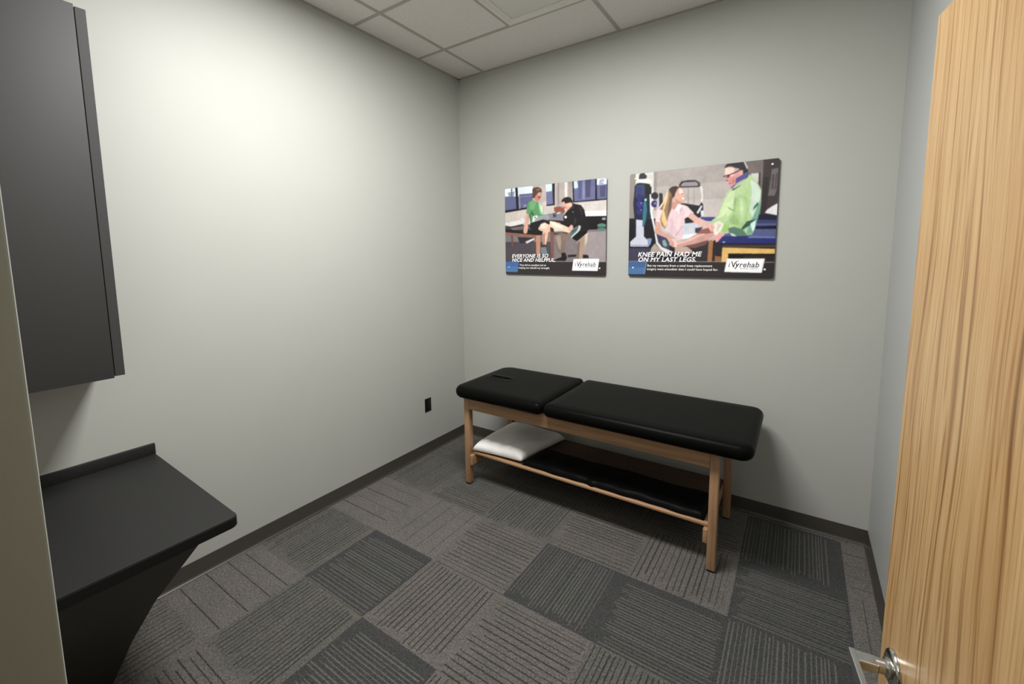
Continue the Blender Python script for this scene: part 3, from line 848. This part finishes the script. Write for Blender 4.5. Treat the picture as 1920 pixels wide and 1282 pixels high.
ART_NICE = [
((206,196,189),[-27,1140,1047,1022,1053,-37,-48,-60]),
((190,178,172),[301,1003,438,1008,436,818,298,755]),
((96,100,138),[-20,1026,303,1012,300,755,-25,721]),
((228,238,244),[-20,1026,303,1012,302,919,155,920,155,897,-22,912]),
((150,160,178),[34,954,107,959,101,901,42,906]),
((96,100,124),[69,998,85,997,84,874,69,876]),
((122,126,158),[160,896,291,899,291,885,159,882]),
((140,144,172),[211,799,238,802,229,770,202,762]),
((25,22,38),[115,1003,143,1000,154,745,127,737]),
((28,24,34),[-25,749,248,768,244,745,-25,717]),
((150,146,160),[154,915,165,916,171,755,159,754]),
((112,116,150),[436,1017,510,1010,513,767,443,768]),
((212,230,242),[436,1017,502,1010,497,921,440,918]),
((40,35,50),[497,1011,527,1008,527,771,509,766]),
((25,22,30),[440,777,527,782,527,764,443,761]),
((178,168,163),[535,1016,699,1008,700,727,538,739]),
((224,217,212),[620,1016,647,1013,647,828,623,830]),
((148,138,136),[553,1014,567,1013,568,763,556,764]),
((160,150,147),[655,1004,693,1008,693,825,659,827]),
((104,106,142),[695,1017,1047,1022,1048,779,698,780]),
((206,222,234),[706,1007,737,1008,747,933,724,918,709,933]),
((215,222,235),[912,1028,1047,1022,1047,934,912,936]),
((160,164,184),[938,983,975,988,967,938,931,940]),
((76,74,106),[810,1022,863,1016,856,820,814,819]),
((84,90,134),[749,1011,780,1010,776,805,749,807]),
((134,136,166),[791,1015,804,1014,807,802,788,804]),
((80,80,112),[938,924,989,923,990,809,942,808]),
((22,20,34),[899,1021,913,1020,918,789,901,785]),
((25,22,35),[693,1017,706,1016,712,786,698,780]),
((25,22,30),[698,789,1048,792,1048,777,702,775]),
((208,201,195),[749,763,1048,779,1049,660,788,669]),
((238,238,235),[795,677,1049,669,1049,615,815,626]),
((28,24,28),[815,626,1049,615,1050,456,826,482]),
((150,146,156),[996,587,993,581,987,577,978,576,969,578,963,583,960,589,963,595,969,599,978,600,987,598,993,593]),
((128,118,121),[-29,480,1050,482,1052,137,-35,138]),
((156,146,148),[834,456,1050,464,1052,137,796,137]),
((78,70,78),[-31,382,507,368,522,138,-35,138]),
((90,132,120),[996,518,993,510,985,503,973,499,959,498,945,500,933,505,925,513,922,522,925,530,933,537,945,541,959,542,973,540,985,535,993,527]),
((34,42,42),[995,498,992,495,984,492,973,491,959,491,945,492,934,494,926,497,923,501,926,504,934,507,945,508,959,508,973,507,984,504,992,501]),
((82,122,110),[995,484,992,478,984,473,973,471,959,470,946,472,934,476,926,481,923,487,926,493,934,498,945,500,959,501,973,499,984,495,992,490]),
((142,82,64),[517,743,574,749,621,724,624,675,590,661,521,697]),
((132,127,137),[417,669,509,682,582,689,630,652,614,590,425,605]),
((90,90,105),[509,682,558,690,543,630,508,632]),
((214,212,218),[546,680,582,689,574,673,543,664]),
((30,30,45),[528,651,527,646,524,643,521,641,516,641,512,643,509,647,508,652,509,657,512,660,516,662,521,662,525,660,527,656]),
((62,56,60),[-28,559,279,571,390,491,377,446,-28,528]),
((112,104,108),[55,542,253,561,270,524,91,515]),
((28,24,26),[-28,538,381,469,379,438,-29,494]),
((142,102,87),[-29,499,379,441,377,407,-30,465]),
((110,80,70),[63,457,86,456,90,326,72,327]),
((110,80,70),[211,437,225,437,229,347,215,347]),
((50,42,50),[135,435,321,418,303,364,161,358]),
((215,212,214),[222,377,319,417,317,396,237,354]),
((192,138,112),[334,445,379,444,378,231,338,232]),
((125,85,75),[479,515,516,514,519,179,491,179]),
((44,36,38),[-27,586,9,570,64,558,204,582,200,570,64,545,-28,567]),
((230,224,224),[-27,598,10,603,165,626,214,612,200,586,64,560,10,579,-27,586]),
((226,224,226),[165,647,187,649,222,619,209,602]),
((216,166,142),[316,860,361,829,357,806,320,835]),
((192,128,108),[324,896,360,920,390,911,388,868,373,832,350,821,327,843]),
((226,172,150),[360,914,383,908,381,877,359,879]),
((118,58,54),[358,878,385,879,376,854,361,855]),
((88,62,56),[298,949,305,971,326,981,360,981,394,954,399,910,381,921,360,918,336,890,316,855,301,868]),
((130,96,82),[335,959,369,965,384,941,347,935]),
((92,150,100),[251,819,299,843,359,811,394,802,413,720,419,660,357,641,279,588,261,679,231,702]),
((112,172,120),[264,813,299,837,342,812,315,736,272,748]),
((64,112,78),[261,679,282,701,288,598,279,588]),
((172,204,170),[360,808,394,802,413,711,415,665,379,690]),
((222,230,212),[381,786,397,758,409,693,392,712]),
((150,160,160),[340,656,459,670,477,614,391,616,314,602]),
((222,230,215),[304,658,345,671,356,648,331,633,314,601,298,607]),
((70,120,84),[335,646,334,642,332,639,328,637,324,637,321,639,319,643,318,647,319,651,321,654,325,655,328,655,332,653,334,650]),
((216,168,148),[230,697,264,682,255,591,249,525,241,477,216,468,202,485,204,518,223,611]),
((180,128,112),[252,675,264,680,255,591,247,526]),
((25,22,28),[275,588,408,620,477,596,476,559,399,565,363,511,394,450,296,503,274,532]),
((20,18,22),[248,511,407,489,407,440,247,483]),
((230,188,164),[359,519,386,570,425,584,475,552,483,501,459,468,453,415,438,337,404,333,402,461,409,498,365,505]),
((250,226,208),[382,556,425,575,458,555,424,518,382,520]),
((184,130,114),[405,454,426,472,428,338,404,333]),
((60,55,60),[378,343,437,337,437,305,382,308]),
((112,128,138),[383,309,437,310,454,235,390,236]),
((28,25,30),[458,612,630,589,670,516,654,499,525,577,475,588]),
((62,36,38),[479,532,512,517,524,463,481,488]),
((240,210,190),[414,555,440,563,455,537,433,508]),
((150,84,74),[368,900,383,899,383,894,368,895]),
((48,84,60),[289,728,315,680,306,662,285,696]),
((70,62,64),[512,466,646,468,658,434,524,429]),
((126,109,99),[522,439,589,463,682,437,674,388,639,364,620,245,562,242,540,321]),
((160,142,128),[536,422,581,438,589,357,581,266,556,321]),
((166,146,129),[745,455,840,466,843,403,823,315,797,178,731,175,749,317,737,371]),
((206,190,172),[809,455,840,457,833,359,811,315]),
((120,102,92),[749,361,768,361,757,182,735,179]),
((28,25,28),[589,243,629,247,647,192,631,154,521,156,531,174,593,200]),
((35,32,36),[653,221,737,225,733,199,653,194]),
((35,32,36),[794,224,842,219,851,184,794,184]),
((224,168,148),[591,781,619,793,639,771,690,776,691,728,656,696,631,700,624,724,607,735,603,752]),
((240,200,176),[639,767,685,771,682,742,647,740]),
((150,86,76),[603,747,631,732,629,723,608,734]),
((232,222,214),[619,719,640,712,631,705,621,710]),
((38,28,28),[587,790,595,819,619,838,647,844,680,831,696,798,696,767,675,782,647,777,631,769,616,794]),
((30,27,30),[643,691,690,741,696,776,718,763,774,746,805,695,826,588,851,490,836,468,749,464,702,510,662,514,630,549,605,618,626,668]),
((52,48,52),[718,620,737,584,718,549,702,532]),
((46,42,46),[749,732,780,721,795,668,780,634]),
((60,56,60),[690,737,698,763,706,736,674,694]),
((252,252,252),[642,628,641,623,638,618,634,616,629,617,624,619,621,624,620,629,621,635,624,639,629,641,634,641,638,638,641,633]),
((120,140,150),[706,677,705,675,704,673,702,672,699,672,697,673,695,675,695,678,695,681,697,683,699,684,702,684,704,682,705,680]),
((22,20,24),[684,439,749,464,830,472,836,454,741,366,702,388]),
((238,204,178),[477,598,529,584,614,541,658,516,687,490,671,460,638,467,508,518,475,534]),
((252,232,212),[485,586,533,572,606,532,590,510,500,551]),
((200,178,150),[557,577,582,565,578,552,549,562]),
((90,112,107),[672,460,702,504,758,534,774,518,749,457,692,412,678,415]),
((196,202,200),[758,534,774,523,766,483,695,410,679,411,741,477]),
((62,82,78),[690,475,737,504,729,485,694,452]),
((230,174,164),[652,506,684,544,703,528,684,479,668,469]),
((52,46,48),[-45,146,1052,144,1053,-37,-48,-60]),
((70,108,168),[-45,146,150,145,135,25,-47,23]),
((84,124,174),[-46,88,142,89,135,25,-47,23]),
((254,254,252),[709,175,941,177,928,51,695,51]),
]

def rasterise(art, nx, ny, ss=2):
    """the print: flat shapes laid over each other, returned as linear RGB per grid point"""
    Wd, Hd = nx * ss, ny * ss
    img = np.zeros((Hd, Wd, 3))
    X, Y = np.meshgrid((np.arange(Wd) + 0.5) / Wd * 1000, (np.arange(Hd) + 0.5) / Hd * 1000)
    for rgb, q in art:
        c = np.array(rgb) / 255
        c = np.where(c <= 0.04045, c / 12.92, ((c + 0.055) / 1.055) ** 2.4)
        px = np.array(q[0::2], float); py = np.array(q[1::2], float)
        i0 = max(int(px.min() / 1000 * Wd) - 1, 0); i1 = min(int(px.max() / 1000 * Wd) + 2, Wd)
        j0 = max(int(py.min() / 1000 * Hd) - 1, 0); j1 = min(int(py.max() / 1000 * Hd) + 2, Hd)
        if i1 <= i0 or j1 <= j0: continue
        xs = X[j0:j1, i0:i1]; ys = Y[j0:j1, i0:i1]; ins = np.zeros(xs.shape, bool)
        n = len(px)
        for a in range(n):
            b = (a + 1) % n
            if py[a] == py[b]: continue
            cond = ((py[a] > ys) != (py[b] > ys)) & (xs < (px[b] - px[a]) * (ys - py[a]) / (py[b] - py[a]) + px[a])
            ins ^= cond
        img[j0:j1, i0:i1][ins] = c
    img = img.reshape(ny, ss, nx, ss, 3).mean(axis=(1, 3))
    # a printed photograph has no knife-sharp edges
    ker = np.array([0.08, 0.24, 0.36, 0.24, 0.08])
    for axis in (0, 1):
        pad = [(0, 0)] * 3; pad[axis] = (2, 2)
        P_ = np.pad(img, pad, mode='edge')
        sl = lambda o: P_[o:o + img.shape[0]] if axis == 0 else P_[:, o:o + img.shape[1]]
        img = sum(kv * sl(o) for o, kv in enumerate(ker))
    # tonal variation of a photograph: soft mottling over the flat areas
    rg = np.random.RandomState(7)
    var = np.ones((ny, nx))
    for cells, amp in ((9, 0.07), (26, 0.06), (70, 0.05)):
        gy = max(int(cells * ny / nx), 3)
        low = rg.uniform(-1, 1, (gy + 1, cells + 1))
        yy_ = np.linspace(0, gy - 1e-6, ny); xx_ = np.linspace(0, cells - 1e-6, nx)
        yi = yy_.astype(int); xi = xx_.astype(int); fy_ = (yy_ - yi)[:, None]; fx_ = (xx_ - xi)[None, :]
        fy_ = fy_ * fy_ * (3 - 2 * fy_); fx_ = fx_ * fx_ * (3 - 2 * fx_)
        a_ = low[np.ix_(yi, xi)]; b_ = low[np.ix_(yi, xi + 1)]; c_ = low[np.ix_(yi + 1, xi)]; d_ = low[np.ix_(yi + 1, xi + 1)]
        var += amp * ((a_ * (1 - fx_) + b_ * fx_) * (1 - fy_) + (c_ * (1 - fx_) + d_ * fx_) * fy_)
    var[:int(ny * 0.17)] = 1.0
    img = np.clip(img * var[:, :, None], 0, 1)
    return img

k = NT('printed_board', 0.30, spec=0.4)
va = k.new('ShaderNodeVertexColor', layer_name='print')
k.base(va.outputs['Color'])
M['print'] = k.m
M['screw'] = plain('bright_screw_cap', (235, 235, 232), 0.25, 0.6)
M['ink_white'] = plain('white_ink', (250, 250, 248), 0.4)
M['ink_dark'] = plain('charcoal_ink', (48, 50, 54), 0.4)
M['ink_blue'] = plain('slate_blue_ink', (88, 92, 112), 0.4)
M['ink_grey'] = plain('grey_ink', (150, 150, 155), 0.4)
M['board_edge'] = plain('dark_board_edge', (40, 38, 38), 0.45)

FC = {}
def text_mesh(s, bold=0.0, spacing=1.0):
    cu = bpy.data.curves.new('lettering', 'FONT')
    cu.body = s; cu.size = 1.0; cu.offset = bold; cu.space_character = spacing
    cu.resolution_u = 4
    ob = bpy.data.objects.new('lettering_source', cu); COL.objects.link(ob)
    bpy.context.view_layer.update()
    dg = bpy.context.evaluated_depsgraph_get()
    me = bpy.data.meshes.new_from_object(ob.evaluated_get(dg))
    bpy.data.objects.remove(ob); bpy.data.curves.remove(cu)
    return me

def lettering(name, s, parent, x0, x1, zb, cap, mat, y, bold=0.0, shear=0.22, spacing=1.0, fit_h=None):
    """text in the board plane: x from x0 to x1, baseline zb, capital height cap"""
    me = text_mesh(s, bold, spacing)
    co = np.array([v.co[:] for v in me.vertices])
    mn, mx = co.min(axis=0), co.max(axis=0)
    capH = 0.69
    sz = cap / capH
    lean = shear * cap
    sx = (x1 - x0 - lean) / (mx[0] - mn[0])
    for v in me.vertices:
        z = v.co.y * sz
        v.co = Vector((x0 + (v.co.x - mn[0]) * sx + shear * z, y, zb + z))
    me.materials.append(mat)
    o = bpy.data.objects.new(name, me); COL.objects.link(o); o.parent = parent
    return o

PW, PH = 0.925, 0.730
def poster(art, label, x0, z0, lines, small):
    t = thing('poster', label, 'poster', (x0, 0, z0))
    yb, yf = -0.010, -0.016
    # board with rounded corners, standing off the wall
    bm = bmesh.new()
    ol = rr(0, PW, 0, PH, (0.014,) * 4, 6)
    a = [bm.verts.new((x, yf, z)) for x, z in ol]; b = [bm.verts.new((x, yb, z)) for x, z in ol]
    bm.faces.new(a); bm.faces.new(b[::-1]); n = len(ol)
    for i in range(n): bm.faces.new((a[i], b[i], b[(i + 1) % n], a[(i + 1) % n]))
    link('board', bm, M['board_edge'], t)
    nx, ny = 420, 332
    img = rasterise(art, nx, ny)
    # printed sheet: a fine grid clipped to the rounded board outline
    xs = np.linspace(0.0006, PW - 0.0006, nx); zs = np.linspace(0.0006, PH - 0.0006, ny)
    XX, ZZ = np.meshgrid(xs, zs)
    rc = 0.014
    # pull the corner points onto the rounded outline
    dx = np.maximum(np.maximum(rc - XX, XX - (PW - rc)), 0); dz = np.maximum(np.maximum(rc - ZZ, ZZ - (PH - rc)), 0)
    dist = np.sqrt(dx ** 2 + dz ** 2); s_ = np.where(dist > rc - 0.0006, (rc - 0.0006) / np.maximum(dist, 1e-9), 1.0)
    both = (dx > 0) & (dz > 0)
    s_ = np.where(both, s_, 1.0)
    XX = np.where(both, np.where(XX < rc, rc - dx * s_, PW - rc + dx * s_), XX)
    ZZ = np.where(both, np.where(ZZ < rc, rc - dz * s_, PH - rc + dz * s_), ZZ)
    co = np.stack([XX.ravel(), np.full(nx * ny, yf - 0.0005), ZZ.ravel()], 1)
    idx = np.arange(nx * ny).reshape(ny, nx)
    quads = np.stack([idx[:-1, :-1].ravel(), idx[:-1, 1:].ravel(), idx[1:, 1:].ravel(), idx[1:, :-1].ravel()], 1)
    me = bpy.data.meshes.new('print')
    me.vertices.add(nx * ny); me.vertices.foreach_set('co', co.ravel())
    nq = len(quads)
    me.loops.add(nq * 4); me.loops.foreach_set('vertex_index', quads.ravel())
    me.polygons.add(nq)
    me.polygons.foreach_set('loop_start', np.arange(0, nq * 4, 4)); me.polygons.foreach_set('loop_total', np.full(nq, 4))
    me.update(calc_edges=True); me.validate()
    ca = me.color_attributes.new('print', 'FLOAT_COLOR', 'POINT')
    rgba = np.concatenate([img.reshape(-1, 3), np.ones((nx * ny, 1))], 1)
    ca.data.foreach_set('color', rgba.ravel())
    me.materials.append(M['print'])
    o = bpy.data.objects.new('print', me); COL.objects.link(o); o.parent = t
    yt = yf - 0.0009
    for s, ux0, ux1, vb, cap in lines:
        lettering('headline', s, t, ux0 * PW, ux1 * PW, vb * PH, cap * PH, M['ink_white'], yt, 0.022, 0.24, 1.05)
    for s, ux0, ux1, vb in small:
        lettering('caption', s, t, ux0 * PW, ux1 * PW, vb * PH, 0.0205 * PH, M['ink_white'], yt, 0.008, 0.0)
    # logo on its white plate: leaf-like tick between the letters
    lg = lettering('logo', 'rehab', t, 0.792 * PW, 0.917 * PW, 0.096 * PH, 0.046 * PH, M['ink_blue'], yt, 0.014, 0.20, 1.08)
    lettering('lettering', 'i', lg, 0.722 * PW, 0.734 * PW, 0.097 * PH, 0.040 * PH, M['ink_dark'], yt, 0.022, 0.22)
    lettering('lettering', 'y', lg, 0.763 * PW, 0.795 * PW, 0.097 * PH, 0.046 * PH, M['ink_dark'], yt, 0.022, 0.22)
    lettering('lettering', 'PHYSICAL THERAPY', lg, 0.797 * PW, 0.908 * PW, 0.079 * PH, 0.010 * PH, M['ink_grey'], yt, 0.0, 0.2)
    bm = bmesh.new()
    def blob(pts): bm.faces.new([bm.verts.new((u * PW, yt, v * PH)) for u, v in pts])
    blob([(0.740, 0.151), (0.746, 0.148), (0.752, 0.120), (0.758, 0.096), (0.752, 0.095), (0.746, 0.118)])
    blob([(0.752, 0.095), (0.757, 0.096), (0.764, 0.125), (0.775, 0.143), (0.790, 0.154), (0.772, 0.148), (0.759, 0.132)])
    link('leaf_mark', bm, M['ink_dark'], lg)
    for ux, vz in ((0.042, 0.951), (0.960, 0.955), (0.038, 0.080), (0.947, 0.076)):
        bm = bmesh.new(); cx, cz = ux * PW, vz * PH
        n = 18; loops = []
        for dy, rd in ((0.0, 0.0075), (-0.002, 0.0075), (-0.0035, 0.006), (-0.004, 0.003)):
            loops.append([bm.verts.new((cx + rd * math.cos(2 * math.pi * i / n), yf - 0.0006 + dy, cz + rd * math.sin(2 * math.pi * i / n))) for i in range(n)])
        for A, B in zip(loops[:-1], loops[1:]):
            for i in range(n): bm.faces.new((A[i], A[(i + 1) % n], B[(i + 1) % n], B[i]))
        bm.faces.new(loops[-1])
        tube(bm, [(cx, yf + 0.001, cz), (cx, 0.0, cz)], 0.005, 12)
        link('mounting_screw', bm, M['screw'], t, smooth=True, autos=50)
    return t

poster(ART_NICE, 'left poster of two people with a raised leg, headline about nice and helpful', 0.510, 1.573,
       [('EVERYONE IS SO', 0.073, 0.466, 0.193, 0.040), ('NICE AND HELPFUL.', 0.073, 0.540, 0.146, 0.039)],
       [('They did an excellent job at', 0.156, 0.438, 0.097), ('helping me rebuild my strength.', 0.148, 0.476, 0.065)])
poster(ART_KNEE, 'right poster of a man in a green shirt and a kneeling woman, knee pain headline', 1.611, 1.576,
       [('KNEE PAIN HAD ME', 0.076, 0.546, 0.194, 0.042), ('ON MY LAST LEGS.', 0.077, 0.514, 0.145, 0.040)],
       [('But my recovery from a total knee replacement', 0.152, 0.617, 0.096), ('surgery went smoother than I could have hoped for.', 0.149, 0.657, 0.062)])
